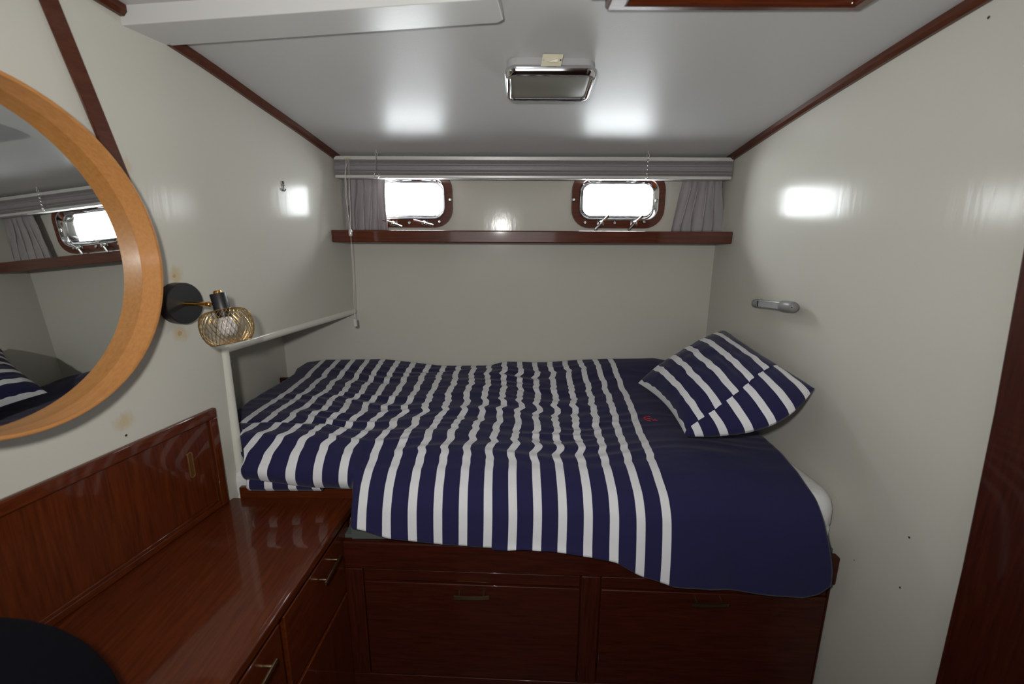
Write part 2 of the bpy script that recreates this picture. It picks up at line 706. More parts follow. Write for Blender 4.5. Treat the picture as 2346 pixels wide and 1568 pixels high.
# flat mahogany strip over the panel joint, slanting down behind the mirror
bm = BM()
a0, a1, b0, b1 = onL(87, 0), onL(128, 0), onL(213, 300), onL(284, 386)
da, db = a0 - b0, a1 - b1
prism(bm, [a0 + da * 0.20, a1 + db * 0.145, b1 - db * 0.5, b0 - da * 0.8], NL * 0.007)
world_struct('trim_7', bm, M_TRIM, smooth=None, bevel=0.0015)

# white painted box beam under the ceiling
bm = BM()
bp = [Vector((-0.905, 1.168, 1.966)), Vector((-0.884, 1.283, 1.966)), Vector((-0.07, 1.152, 1.966)), Vector((-0.035, 1.147, 1.966)),
      Vector((-0.022, 1.132, 1.966)), Vector((-0.032, 1.040, 1.966))]
prism(bm, bp, (0, 0, 0.06))
world_struct('trim_6', bm, M_BEAM, smooth=None, bevel=0.002)

# dark mahogany door lying against the right wall near the camera
bm = BM()
e = [onR(2399, 250, 0.024), onR(2346, 550, 0.024), onR(2274, 950, 0.024), onR(2202, 1301, 0.024), onR(2140, 1568, 0.024)]
low = e[-1] + (e[-1] - e[-2]) * ((0.02 - e[-1].z) / (e[-1].z - e[-2].z))
near_y = 0.05
pts = e + [low]
far = [p for p in pts]
near_pts = [Vector((right_x(near_y), near_y, 0.02)) + NR * 0.024, Vector((right_x(near_y), near_y, e[0].z)) + NR * 0.024]
prism(bm, far + near_pts, -NR * 0.0235)
door = world_struct('door_1', bm, M_DZ, smooth=None, bevel=0.004)

# little screw holes and filled plugs in the painted walls
ORIGIN[wall_right.name] = Vector((0, 0, 0))
for px, py, r in ((2083, 1232, 0.0028), (2062, 1347, 0.0026), (2265, 40, 0.003), (1957, 1284, 0.0014)):
    bm = BM()
    p = onR(px, py)
    lathe(bm, [(r, 0), (r * 0.8, 0.0008)], p, NR, 10)
    obj('screw_hole', bm, M_HOLE, wall_right)
for px, py, r, m in ((399, 632, 0.005, M_PLUG), (412, 764, 0.0065, M_PLUG), (289, 998, 0.003, M_HOLE)):
    bm = BM()
    p = onL(px, py)
    lathe(bm, [(r, 0), (r * 0.85, 0.001)], p, NL, 10)
    obj('filled_plug' if m is M_PLUG else 'screw_hole', bm, m, wall_left)


# ------------------------------------------------------------------ port lights
def port(name, cx, cz, label, screws, nuts):
    root = thing(name, label, None, (cx, YB, cz - PH / 2 - 0.04), kind='structure')

    def lp(w, h, r, y):
        return [Vector((cx + x, y, cz + z)) for x, z in rr(w, h, r)]
    bm = BM()
    loft(bm, [lp(0.404, 0.240, 0.082, YB + 0.0), lp(0.400, 0.236, 0.080, YB - 0.012), lp(0.340, 0.172, 0.052, YB - 0.012), lp(0.340, 0.172, 0.052, YB)], True, ring=True)
    obj('surround', bm, M_MX, root, smooth=30)
    bm = BM()
    loft(bm, [lp(0.346, 0.176, 0.054, YB - 0.010), lp(0.341, 0.171, 0.052, YB - 0.017), lp(0.334, 0.164, 0.049, YB - 0.017),
              lp(PW + 0.006, PH + 0.006, PR, YB - 0.004), lp(PW, PH, PR, YB + 0.004), lp(PW, PH, PR, YB + 0.062)], True)
    obj('chrome_frame', bm, M_CHROME, root, smooth=35)
    bm = BM()
    f = [bm.verts.new(p) for p in lp(PW + 0.002, PH + 0.002, PR, YB + 0.05)]
    bm.faces.new(f)
    obj('pane', bm, M_PANE, root, smooth=None)
    for px, py in screws:
        p = atY(px, py, YB - 0.014)
        bm = BM()
        lathe(bm, [(0.0082, 0), (0.0075, 0.002), (0.0052, 0.0042), (0.0048, 0.0034), (0.0, 0.0032)], p, (0, -1, 0), 14)
        obj('screw', bm, M_STEEL, root)
    for px, py, ang in nuts:
        p = atY(px, py, YB - 0.03)
        nut = None
        bm = BM()
        lathe(bm, [(0.011, -0.016), (0.011, -0.004), (0.009, 0.002), (0.006, 0.008), (0.0, 0.009)], p, (0, -1, 0), 14)
        box(bm, p.x - 0.014, p.x + 0.014, YB - 0.018, YB - 0.012, p.z - 0.010, p.z + 0.012)
        nut = obj('wing_nut', bm, M_CHROME, root)
        for sgn in (1, -1):
            d = Vector((math.cos(ang), -0.25, math.sin(ang))) if sgn > 0 else Vector((-math.cos(ang), -0.25, -math.sin(ang)))
            bm = BM()
            pts = [p + d * k for k in (0.004, 0.014, 0.029, 0.043)]
            u = frame_of(d)
            loops = []
            for q, r in zip(pts, (0.0052, 0.0045, 0.0053, 0.0045)):
                loops.append([q + (u[0] * math.cos(a) + u[1] * math.sin(a)) * r for a in [2 * math.pi * k / 8 for k in range(8)]])
            loft(bm, loops, True, True, True)
            obj('wing', bm, M_CHROME, nut)
    return root


port('window_1', *PORTS[0], 'rounded port light partly covered by the left grey curtain',
     [(1031, 458), (1007, 508), (938, 511)], [(971, 511, math.radians(-14)), (900, 512, math.radians(-20))])
port('window_2', *PORTS[1], 'rounded port light beside the right grey curtain',
     [(1314, 458), (1340, 510), (1408, 511), (1476, 509), (1505, 460)], [(1378, 511, math.radians(47)), (1455, 511, math.radians(45))])

# ------------------------------------------------------------------ shelf under the port lights
YS = 1.925
bm = BM()
sl = atY(760, 530, YS)
sr = atY(1678, 533, YS)
prism(bm, [(left_x(YS) + 0.001, YS, 1.497), (right_x(YS) - 0.001, YS, 1.497), (right_x(2.055) - 0.001, 2.058, 1.497), (left_x(2.055) + 0.001, 2.058, 1.497)], (0, 0, 0.028))
shelf = thing('wall_shelf', 'long varnished mahogany shelf running under both port lights', 'shelf', (0.08, 2.06, 1.48))
obj('shelf_board', bm, M_MX, shelf, bevel=0.004)
bm = BM()
zb = atY(1200, 557, YS).z
box(bm, left_x(YS) + 0.002, right_x(YS) - 0.002, YS - 0.016, YS, zb, 1.528)
obj('front_lip', bm, M_MX, shelf, bevel=0.004, seg=3)

# ------------------------------------------------------------------ venetian blind, drawn up
YV = 1.985
bl = thing('venetian_blind', 'grey venetian blind drawn up above the two port lights', 'blind', (0.09, YV, 1.735))
x0 = left_x(YV) + 0.004
x1 = right_x(YV) - 0.004
zt = atY(1225, 359, YV - 0.02).z
zs1 = atY(1225, 368, YV - 0.02).z
zs0 = atY(1225, 402, YV - 0.02).z
zr = atY(1225, 410, YV - 0.02).z
bm = BM()
box(bm, x0, x1, YV - 0.022, YV + 0.022, zs1, zt)
obj('headrail', bm, M_RAIL, bl, bevel=0.002)
bm = BM()
nsl = 15
for i in range(nsl):
    z = zs0 + (zs1 - zs0) * (i + 0.5) / nsl
    h = (zs1 - zs0) / nsl * 0.47
    dy = random.uniform(-0.0006, 0.0006)
    loops = []
    for x in (x0 + 0.002, x1 - 0.002):
        loops.append([Vector((x, YV - 0.0245 + dy, z)), Vector((x, YV - 0.0237, z + h)), Vector((x, YV, z + h * 1.15)), Vector((x, YV + 0.018, z + h)),
                      Vector((x, YV + 0.0245, z)), Vector((x, YV + 0.018, z - h)), Vector((x, YV, z - h * 0.85)), Vector((x, YV - 0.0237, z - h))])
    loft(bm, loops, True, True, True)
o = obj('slats', bm, M_ALU, bl, smooth=60)
o['kind'] = 'stuff'
bm = BM()
box(bm, x0, x1, YV - 0.022, YV + 0.022, zr, zs0)
obj('bottom_rail', bm, M_RAIL, bl, bevel=0.0035, seg=3)
bm = BM()
p = atY(795, 361, YV - 0.024)
box(bm, p.x - 0.014, p.x + 0.014, YV - 0.027, YV - 0.021, p.z - 0.006, p.z + 0.006)
obj('cord_lock', bm, M_IVORY, bl, bevel=0.001)
bm = BM()
p = atY(788, 405.5, YV - 0.024)
box(bm, p.x - 0.018, p.x + 0.018, YV - 0.0235, YV - 0.0215, p.z - 0.003, p.z + 0.003)
obj('rail_sticker', bm, M_RAIL, bl)
bm = BM()
YC = YS - 0.024
for pts in ([(793, 361), (792, 395), (794, 440), (797, 485), (802, 530)], [(797, 361), (790, 400), (792, 450), (799, 500), (803, 530)], [(799, 361), (800, 420), (802, 480), (803.5, 530)]):
    q = []
    for i, (px, py) in enumerate(pts):
        t = i / (len(pts) - 1)
        q.append(atY(px, py, (YV - 0.028) * (1 - t) + YC * t))
    tube(bm, q, 0.0011, 6)
cord = obj('pull_cord', bm, M_CORD, bl)
bm = BM()
p = atY(803, 533, YC)
lathe(bm, [(0.0065, -0.014), (0.008, -0.008), (0.0075, 0.006), (0.004, 0.014)], p, (0, 0, 1), 12)
obj('cord_joiner', bm, M_RAIL, cord)
bm = BM()
YC2 = YC - 0.02
tube(bm, [atY(804, 541, YC), atY(807, 600, YC - 0.004), atY(810, 665, YC - 0.008), atY(812, 728, YC - 0.012)], 0.0011, 6)
c2 = obj('pull_cord', bm, M_CORD, bl)
bm = BM()
p = atY(813.5, 738, YC - 0.012)
lathe(bm, [(0.0035, 0.016), (0.0078, 0.013), (0.0088, -0.017), (0.007, -0.019)], p, (0, 0, 1), 12)
obj('tassel', bm, M_CLEAR, c2)


# the two small hooks with chains hanging from the ceiling in front of the blind
def hook_chain(px, y0, y1, ring, label):
    Yh = YV - 0.045
    a = atY(px, y0, Yh)
    a.z = ceil_z(a.x, Yh)
    bpt = atY(px - (3 if not ring else 0), y1, Yh)
    t = thing('hook_chain', label, 'chain', a, group='chains hanging before the blind')
    bm = BM()
    pts = [a + Vector((0, 0, 0.002)), a + Vector((0, 0, -0.010))]
    tube(bm, pts, 0.0016, 6)
    loop = [a + Vector((0.005 * math.sin(s), 0, -0.0165 + 0.0065 * math.cos(s))) for s in [2 * math.pi * k / 14 for k in range(13)]]
    tube(bm, loop, 0.0013, 6)
    obj('screw_eye', bm, M_RAIL, t)
    top = a + Vector((0, 0, -0.021))
    n = 10
    bm = BM()
    for k in range(n):
        c = top.lerp(bpt, (k + 0.5) / n)
        L = (top - bpt).length / n * 0.62
        e = []
        for s in [2 * math.pi * q / 10 for q in range(10)]:
            w = 0.0022 * math.sin(s)
            e.append(c + (Vector((w, 0, L * math.cos(s))) if k % 2 else Vector((0, w, L * math.cos(s)))))
        tube(bm, e, 0.0007, 5, closed=True)
    obj('chain_links', bm, M_STEEL, t)['kind'] = 'stuff'
    if ring:
        bm = BM()
        r = 0.0105
        tube(bm, [bpt + Vector((r * math.sin(s), 0, -r + r * math.cos(s))) for s in [2 * math.pi * q / 18 for q in range(18)]], 0.0012, 6, closed=True)
        obj('ring', bm, M_STEEL, t)
    else:
        bm = BM()
        r = 0.004
        tube(bm, [bpt + Vector((r * math.sin(s), 0, -r + r * math.cos(s))) for s in [2 * math.pi * q / 12 for q in range(12)]], 0.001, 6, closed=True)
        obj('ring', bm, M_STEEL, t)


hook_chain(862, 352, 396, True, 'small hook and chain ending in a wide split ring, near the left curtain')
hook_chain(1485, 360, 405, False, 'small hook and chain hanging over the top corner of the right port light')


# ------------------------------------------------------------------ curtains
def curtain(label, pxt0, pxt1, pxb0, pxb1, phase, folds, seed):
    Yc = 2.021
    za = zr + 0.035
    zb_ = 1.5285
    a0, a1 = atY(pxt0, 412, Yc).x, atY(pxt1, 412, Yc).x
    b0, b1 = atY(pxb0, 528, Yc).x, atY(pxb1, 528, Yc).x
    bm = BM()
    nu, nv = 150, 26
    g = []
    for j in range(nv + 1):
        v = j / nv
        row = []
        for i in range(nu + 1):
            u = i / nu
            x0_ = a0 + (b0 - a0) * sstep(0, 1, v)
            x1_ = a1 + (b1 - a1) * sstep(0, 1, v)
            wob = noise.noise(Vector((u * 5 + seed, v * 1.6, 0.3)))
            ph = phase + folds * 2 * math.pi * (u + 0.05 * wob)
            amp = 0.011 + 0.006 * noise.noise(Vector((u * 7, v * 2, seed)))
            pinch = 0.55 + 0.45 * sstep(0, 0.5, v)
            sn = math.sin(ph)
            y = Yc - amp * pinch * (sn + 0.25 * math.sin(2 * ph + v * 2))
            x = x0_ + (x1_ - x0_) * u + 0.009 * math.cos(ph) * pinch
            y += 0.003 * noise.noise(Vector((u * 14, v * 9, seed + 2)))
            row.append(bm.verts.new((x, y, za + (zb_ - za) * v)))
        g.append(row)
    for j in range(nv):
        for i in range(nu):
            bm.faces.new((g[j][i], g[j][i + 1], g[j + 1][i + 1], g[j + 1][i]))
    t = thing('curtain', label, 'curtain', ((b0 + b1) / 2, Yc, zb_), group='curtains behind the blind')
    obj('cloth', bm, M_CURT, t, smooth=180, solid=0.0012, fix=False)
    bm = BM()
    tube(bm, [(a0 - 0.004, Yc + 0.004, za - 0.003), (a1 + 0.004, Yc + 0.004, za - 0.003)], 0.003, 8)
    obj('curtain_wire', bm, M_STEEL, t)


curtain('grey gathered curtain at the left end of the shelf, covering part of a port light', 783, 886, 781, 888, 0.4, 6.3, 1.0)
curtain('grey gathered curtain at the right end of the shelf, clear of the port light', 1566, 1658, 1538, 1656, 2.1, 5.2, 7.0)

# ------------------------------------------------------------------ ceiling lamp
xl = (atZ(1155, 185, 1.902).x, atZ(1371, 185, 1.902).x)
LY0, LY1 = 1.312, 1.475
cx = (xl[0] + xl[1]) / 2
lw_ = xl[1] - xl[0]
cy = (LY0 + LY1) / 2
slope = (ceil_z(cx, LY1) - ceil_z(cx, LY0)) / (LY1 - LY0)
lt = thing('ceiling_lamp', 'rectangular chrome cabin lamp with a dull glass on the sloping ceiling', 'lamp', (cx, cy, ceil_z(cx, cy)), (math.atan(slope), 0, 0))
ld = LY1 - LY0


def lrr(w, d, r, z):
    return [Vector((x, y, z)) for x, y in rr(w, d, r)]


def at_lamp(bm):
    return bm


def lobj(name, bm, m, parent, **kw):
    return obj(name, bm, m, parent, local=True, **kw)


bm = BM()
loft(bm, [lrr(lw_ - 0.012, ld - 0.010, 0.03, 0.001), lrr(lw_ - 0.010, ld - 0.008, 0.03, -0.020), lrr(lw_ - 0.022, ld - 0.02, 0.026, -0.026)], True, True, True)
lobj('lamp_body', bm, M_LAMPBODY, lt, smooth=40)
bm = BM()
loft(bm, [lrr(lw_ - 0.006, ld - 0.006, 0.03, -0.019), lrr(lw_, ld, 0.032, -0.024), lrr(lw_ - 0.002, ld - 0.002, 0.032, -0.030), lrr(lw_ - 0.014, ld - 0.014, 0.026, -0.042),
          lrr(lw_ - 0.024, ld - 0.024, 0.02, -0.044), lrr(lw_ - 0.036, ld - 0.034, 0.012, -0.041), lrr(lw_ - 0.038, ld - 0.036, 0.011, -0.034)], True)
lobj('chrome_rim', bm, M_CHROME, lt, smooth=60)
bm = BM()
loft(bm, [lrr(lw_ - 0.036, ld - 0.034, 0.012, -0.030), lrr(lw_ - 0.036, ld - 0.034, 0.012, -0.0385), lrr(lw_ - 0.05, ld - 0.048, 0.01, -0.0395)], True, True, True)
lobj('glass_diffuser', bm, M_LENS, lt)
bm = BM()
sy = -ld / 2 - 0.004
prism(bm, [(-0.029, sy + 0.004, -0.0245), (0.024, sy + 0.004, -0.0245), (0.029, sy - 0.012, -0.003), (-0.024, sy - 0.012, -0.003)], (0, 0.006, 0.003))
sw = lobj('switch_plate', bm, M_IVORY, lt, bevel=0.001)
ORIGIN[sw.name] = Vector((0, 0, 0))
bm = BM()
prism(bm, [(-0.013, sy - 0.003, -0.0155), (0.014, sy - 0.003, -0.0165), (0.015, sy - 0.0065, -0.0095)], (0, -0.005, -0.004))
lobj('rocker', bm, M_IVORY, sw)
for sx_ in (-0.022, 0.022):
    bm = BM()
    lathe(bm, [(0.0022, 0), (0.0018, 0.0012)], (sx_, sy - 0.0045, -0.0135), (0, -0.8, -0.6), 8)
    lobj('screw', bm, M_STEEL if sx_ < 0 else M_HOLE, sw)

# ------------------------------------------------------------------ mahogany hatch in the ceiling, top of the frame
hz = 1.962
hatch = thing('ceiling_hatch', 'varnished mahogany hatch frame in the ceiling at the top right', 'hatch', (0.45, 0.8, 1.99))
hx0, hx1, hy1, hy0 = 0.189, 0.722, 1.078, 0.55


def quad_ring(bm, o_, i_, z0, z1, zi=None):
    ax0, ax1, ay0, ay1 = o_
    bx0, bx1, by0, by1 = i_
    zi = z1 if zi is None else zi

    def q(x0, x1, y0, y1, z):
        return [Vector((x0, y0, z)), Vector((x1, y0, z)), Vector((x1, y1, z)), Vector((x0, y1, z))]
    loft(bm, [q(ax0, ax1, ay0, ay1, z0), q(ax0, ax1, ay0, ay1, z1), q(bx0, bx1, by0, by1, zi), q(bx0, bx1, by0, by1, z0)], True, ring=True)


bm = BM()
quad_ring(bm, (hx0, hx1, hy0, hy1), (hx0 + 0.045, hx1 - 0.03, hy0 + 0.03, hy1 - 0.020), 2.01, hz)
obj('frame', bm, M_MX, hatch, bevel=0.006, seg=3)
bm = BM()
box(bm, hx0 - 0.033, hx0 + 0.002, hy0, hy1 - 0.012, 1.975, 2.012)
obj('hinge_board', bm, M_MY, hatch, bevel=0.004)
bm = BM()
box(bm, hx0 + 0.03, hx1 - 0.02, hy0 + 0.02, hy1 - 0.01, 1.985, 2.0)
obj('lid', bm, M_MX, hatch)
bm = BM()
quad_ring(bm, (hx0 + 0.043, hx1 - 0.028, hy0 + 0.028, hy1 - 0.018), (hx0 + 0.062, hx1 - 0.05, hy0 + 0.05, hy1 - 0.034), 1.99, hz + 0.006, 1.985)
obj('inner_moulding', bm, M_MX, hatch, bevel=0.003)

# ------------------------------------------------------------------ round mirror
nm = Vector((1, -0.077, 0.047)).normalized()
um = Vector((0.077, 1, 0)).normalized()
vm = um.cross(nm)
vm = vm if vm.z > 0 else -vm
mc_front = Vector((-0.8360, 0.7667, 1.4682))
MR = 0.3047
MDEP = 0.050
mc = mc_front - nm * MDEP


def mring(r, off, seg=96):
    return [mc + nm * off + (um * math.cos(2 * math.pi * i / seg) + vm * math.sin(2 * math.pi * i / seg)) * r for i in range(seg)]


mir = thing('round_mirror', 'large round wall mirror in a deep beech hoop beside the black wall sconce', 'mirror', mc - vm * MR)
bm = BM()
loft(bm, [mring(MR - 0.007, 0.002), mring(MR - 0.007, MDEP - 0.001), mring(MR - 0.0055, MDEP), mring(MR - 0.001, MDEP), mring(MR, MDEP - 0.001), mring(MR, -0.034), mring(MR - 0.012, -0.034)], True)
obj('hoop', bm, M_BEECH, mir, smooth=40)
bm = BM()
f = [bm.verts.new(p) for p in mring(MR - 0.0072, 0.003)]
bm.faces.new(f)
obj('mirror_glass', bm, M_MIRROR, mir, smooth=None)
bm = BM()
f = [bm.verts.new(p) for p in mring(MR - 0.001, -0.003)]
bm.faces.new(f)
obj('backing', bm, M_BEECH, mir, smooth=None)
# ------------------------------------------------------------------ wall sconce
sb = onL(405, 695)
sc = thing('wall_sconce', 'black wall sconce with brass arm and gold wire mesh shade beside the mirror', 'wall lamp', sb)
bm = BM()
lathe(bm, [(0.0, 0), (0.054, 0.0), (0.054, 0.026), (0.0525, 0.0285), (0.0, 0.0287)], sb, NL, 48)
base = obj('base', bm, M_BLACK, sc, smooth=30)
bm = BM()
u_, v_, _ = frame_of(NL)
sphere(bm, sb + NL * 0.012 + DL * -0.054, 0.003, 8)
obj('grub_screw', bm, M_BLACK, base)
arm_end = sb + NL * 0.098
bm = BM()
tube(bm, [sb + NL * 0.028, arm_end - NL * 0.006], 0.0058, 14)
arm = obj('arm', bm, M_BRASS, sc)
bm = BM()
sphere(bm, arm_end, 0.0075, 14)
tube(bm, [arm_end, arm_end + NL * 0.014 + Vector((0, 0, 0.002))], 0.004, 10)
obj('ball_joint', bm, M_BRASS, arm)
# axis of holder and shade, tilted
hd = arm_end + NL * 0.024
ax_dn = (atY(527, 765, hd.y + 0.0) - atY(494, 672, hd.y + 0.0)).normalized()
ax_dn = (ax_dn + Vector((0, -0.10, 0))).normalized()
top = atY(499, 673, hd.y - 0.004)
bm = BM()
lathe(bm, [(0.0, 0), (0.0185, 0.0), (0.0190, 0.001), (0.0190, 0.042), (0.017, 0.043), (0.016, 0.062), (0.0, 0.062)], top, ax_dn, 28)
hold = obj('lamp_holder', bm, M_BLACK, sc, smooth=40)
bm = BM()
lathe(bm, [(0.009, 0.002), (0.0095, -0.004), (0.008, -0.0075), (0.0, -0.008)], top, ax_dn, 18)
obj('cap', bm, M_BRASS, hold)
SH0 = 0.042
SHAPE = [(0.020, 0.0), (0.034, 0.003), (0.046, 0.009), (0.055, 0.018), (0.0595, 0.030), (0.0605, 0.043), (0.0585, 0.056), (0.054, 0.066), (0.047, 0.074), (0.043, 0.077)]
u_, v_, a_ = frame_of(ax_dn)


def shade_pt(t, ph):
    k = t * (len(SHAPE) - 1)
    i = min(int(k), len(SHAPE) - 2)
    f_ = k - i
    r = SHAPE[i][0] * (1 - f_) + SHAPE[i + 1][0] * f_
    h = SHAPE[i][1] * (1 - f_) + SHAPE[i + 1][1] * f_
    return top + a_ * (SH0 + h) + (u_ * math.cos(ph) + v_ * math.sin(ph)) * r


bm = BM()
NW = 35
SHAPE = [(0.020, 0.0), (0.040, 0.002), (0.051, 0.008), (0.0575, 0.018), (0.0605, 0.032), (0.0608, 0.048), (0.0585, 0.063), (0.0535, 0.075), (0.048, 0.083), (0.0445, 0.0875)]
for k in range(NW):
    for sgn in (1, -1):
        ph0 = 2 * math.pi * k / NW
        tube(bm, [shade_pt(q / 18, ph0 + sgn * 1.0 * q / 18) for q in range(19)], 0.00072, 4)
o = obj('wire_mesh', bm, M_GOLD, sc, smooth=60)
o['kind'] = 'stuff'
for t in (0.0, 1.0):
    bm = BM()
    tube(bm, [shade_pt(t, 2 * math.pi * q / 40) for q in range(40)], 0.0015, 6, closed=True)
    obj('shade_ring', bm, M_GOLD, sc)
bm = BM()
lathe(bm, [(0.010, 0.055), (0.014, 0.062), (0.019, 0.074), (0.0225, 0.088), (0.021, 0.100), (0.014, 0.109), (0.003, 0.112)], top, ax_dn, 24)
obj('bulb', bm, M_BULB, sc)

# small black anchor shaped hook on the left wall
an = onL(648, 429)
bm = BM()
c0 = an + NL * 0.003
tube(bm, [c0 + Vector((0, 0, 0.012)), c0 + Vector((0, 0, -0.012))], 0.0016, 6)
tube(bm, [c0 - DL * 0.007 + Vector((0, 0, 0.0065)), c0 + DL * 0.007 + Vector((0, 0, 0.0065))], 0.0014, 6)
tube(bm, [c0 + DL * (0.010 * math.sin(a)) + Vector((0, 0, -0.003 - 0.010 * math.cos(a))) for a in np.linspace(-1.35, 1.35, 11)], 0.0016, 6)
tube(bm, [c0 + DL * (0.004 * math.sin(a)) + Vector((0, 0, 0.015 + 0.004 * math.cos(a))) for a in np.linspace(0, 2 * math.pi, 10)[:-1]], 0.0014, 6, closed=True)
tag(obj('anchor_hook', bm, M_BLACK), 'tiny black anchor shaped hook on the left cabin wall', 'hook')

# ------------------------------------------------------------------ reading light on the right wall
pa = onR(1732, 695, 0.022)
pb = onR(1817, 704, 0.030)
ax = (pb - pa).normalized()
rl = thing('reading_light', 'small grey tubular reading light on the right wall above the pillow', 'lamp', pa.lerp(pb, 0.5) - NR * 0.02)
Ltot = (pb - pa).length
R0 = 0.0165
bm = BM()
lathe(bm, [(0.0, -0.012), (R0 * 0.55, -0.010), (R0 * 0.9, -0.004), (R0, 0.004), (R0, 0.030), (0, 0.030)], pa, ax, 24)
obj('end_cap', bm, M_PLASTIC, rl, smooth=50)
bm = BM()
lathe(bm, [(R0 * 0.8, -0.062), (R0 * 1.08, -0.055), (R0 * 1.12, -0.02), (R0 * 1.05, 0.0), (R0 * 0.85, 0.009), (R0 * 0.4, 0.013), (0, 0.0135)], pb, ax, 24)
obj('end_cap', bm, M_PLASTIC, rl, smooth=50)
w_ = NR - ax * NR.dot(ax)
w_.normalize()
up = ax.cross(w_)
up = up if up.z > 0 else -up
bm = BM()
prof = [(-0.010, 0.010), (0.004, 0.0145), (0.012, 0.0125), (0.0135, 0.0105), (0.0095, 0.0100), (0.0095, -0.0100), (0.0135, -0.0105), (0.012, -0.0125), (0.004, -0.0145), (-0.010, -0.010)]
loft(bm, [[pa + ax * s + w_ * a + up * b_ for a, b_ in prof] for s in (0.0, Ltot - 0.03)], True, True, True)
obj('tube_body', bm, M_STEEL, rl, smooth=30)
bm = BM()
q0, q1 = pa + ax * 0.034 + w_ * 0.0094, pa + ax * (Ltot - 0.05) + w_ * 0.0094
prism(bm, [q0 + up * 0.0098, q1 + up * 0.0098, q1 - up * 0.0098, q0 - up * 0.0098], w_ * 0.0014)
obj('diffuser', bm, simple('reading_diffuser', (0.34, 0.34, 0.36), 0.35), rl)
bm = BM()
q0, q1 = pa + ax * 0.016 + w_ * 0.0096, pa + ax * 0.036 + w_ * 0.0096
prism(bm, [q0 + up * 0.0095, q1 + up * 0.0095, q1 - up * 0.0095, q0 - up * 0.0095], w_ * 0.0016)
obj('switch_slot', bm, M_HOLE, rl)
bm = BM()
sphere(bm, pb + ax * 0.010 + w_ * 0.010, 0.0025, 8)
obj('swivel_screw', bm, M_HOLE, rl)
for s in (0.010, Ltot - 0.03):
    bm = BM()
    q = pa + ax * s
    prism(bm, [q + up * 0.008 - ax * 0.008, q + up * 0.008 + ax * 0.008, q - up * 0.008 + ax * 0.008, q - up * 0.008 - ax * 0.008], -NR * 0.030)
    obj('mounting_foot', bm, M_PLASTIC, rl)

# ------------------------------------------------------------------ dresser with counter along the left wall
YE = 1.268                      # far end
CZ = 0.71


def dx(y):                       # front edge of the counter
    return -0.483 - 0.0486 * (1.223 - y)


dr = thing('dresser', 'mahogany dresser with a polished counter along the left wall', 'dresser', (-0.72, 0.75, 0))
YN = 0.12
bm = BM()
prism(bm, [(left_x(YN) + 0.004, YN, CZ - 0.022), (dx(YN), YN, CZ - 0.022), (dx(YE), YE, CZ - 0.022), (left_x(YE) + 0.004, YE, CZ - 0.022)], (0, 0, 0.022))
obj('countertop', bm, M_MY, dr, bevel=0.003)
bm = BM()
prism(bm, [(dx(YN) - 0.013, YN, CZ - 0.001), (dx(YN) - 0.0105, YN, CZ - 0.001), (dx(YE) - 0.0105, YE - 0.01, CZ - 0.001), (dx(YE) - 0.013, YE - 0.01, CZ - 0.001)], (0, 0, 0.0022))
obj('edge_bead', bm, M_MY, dr, bevel=0.0008)
bm = BM()
box(bm, -0.842, dx(YE) + 0.004, YE, YE + 0.016, CZ - 0.16, 0.744)
obj('upstand', bm, M_MX, dr, bevel=0.003)
# carcass
ix = 0.022
bm = BM()
prism(bm, [(left_x(YN) + 0.006, YN + 0.01, 0.0), (dx(YN) - ix, YN + 0.01, 0.0), (dx(YE) - ix, YE - 0.03, 0.0), (left_x(YE) + 0.006, YE - 0.03, 0.0)], (0, 0, CZ - 0.023))
obj('carcass', bm, M_MY, dr)
# drawer fronts down the front face
cols = [(0.16, 0.49), (0.51, 0.84), (0.86, 1.215)]
rows = [(0.46, 0.665), (0.04, 0.445)]
for (ya, yb_) in cols:
    for (za, zb_) in rows:
        bm = BM()
        prism(bm, [(dx(ya) - ix, ya, za), (dx(yb_) - ix, yb_, za), (dx(yb_) - ix, yb_, zb_), (dx(ya) - ix, ya, zb_)], (0.012, 0, 0))
        d_ = obj('drawer' if za > 0.3 else 'door', bm, M_MY if za > 0.3 else M_MZ, dr, bevel=0.002)
        if za < 0.3:
            continue
        zc = zb_ - 0.038
        yc = (ya + yb_) / 2 + (0.02 if ya > 0.8 else 0.06)
        bm = BM()
        hx = dx(yc) - ix + 0.012
        for s in (-0.038, 0.038):
            tube(bm, [(hx - 0.001, yc + s, zc), (hx + 0.022, yc + s, zc)], 0.0032, 8)
        box(bm, hx + 0.020, hx + 0.0245, yc - 0.052, yc + 0.052, zc - 0.005, zc + 0.005)
        obj('handle', bm, M_PULL, d_, bevel=0.001)

# ------------------------------------------------------------------ sliding cupboard set in the left wall
cup = thing('sliding_cupboard', 'dark mahogany sliding door cupboard set in the wall above the counter', 'cupboard', onL(300, 1200))


def wl(y, z, off):
    return Vector((left_x(y), y, z)) + NL * off


z_lo, z_hi = 0.712, 1.0165
y_hi = 1.246
y_lo = 0.15
fr = 0.030
for nm_, (a0, a1, b0, b1), m in (('frame_top', (y_lo, y_hi, z_hi - fr, z_hi), M_MY), ('frame_end', (y_hi - 0.026, y_hi - 0.0005, z_lo, z_hi - fr), M_MZ), ('frame_bottom', (y_lo, y_hi - 0.026, z_lo, z_lo + 0.020), M_MY)):
    bm = BM()
    prism(bm, [wl(a0, b0, 0.0008), wl(a1, b0, 0.0008), wl(a1, b1, 0.0008), wl(a0, b1, 0.0008)], NL * 0.014)
    obj(nm_, bm, m, cup, bevel=0.003)
bm = BM()
prism(bm, [wl(y_lo, z_lo + 0.02, 0.0145), wl(y_hi - 0.05, z_lo + 0.02, 0.0145), wl(y_hi - 0.05, z_lo + 0.029, 0.0145), wl(y_lo, z_lo + 0.029, 0.0145)], -NL * 0.009)
obj('door_track', bm, M_MY, cup, bevel=0.002)
bm = BM()
ya, yb_ = 0.62, y_hi - 0.030
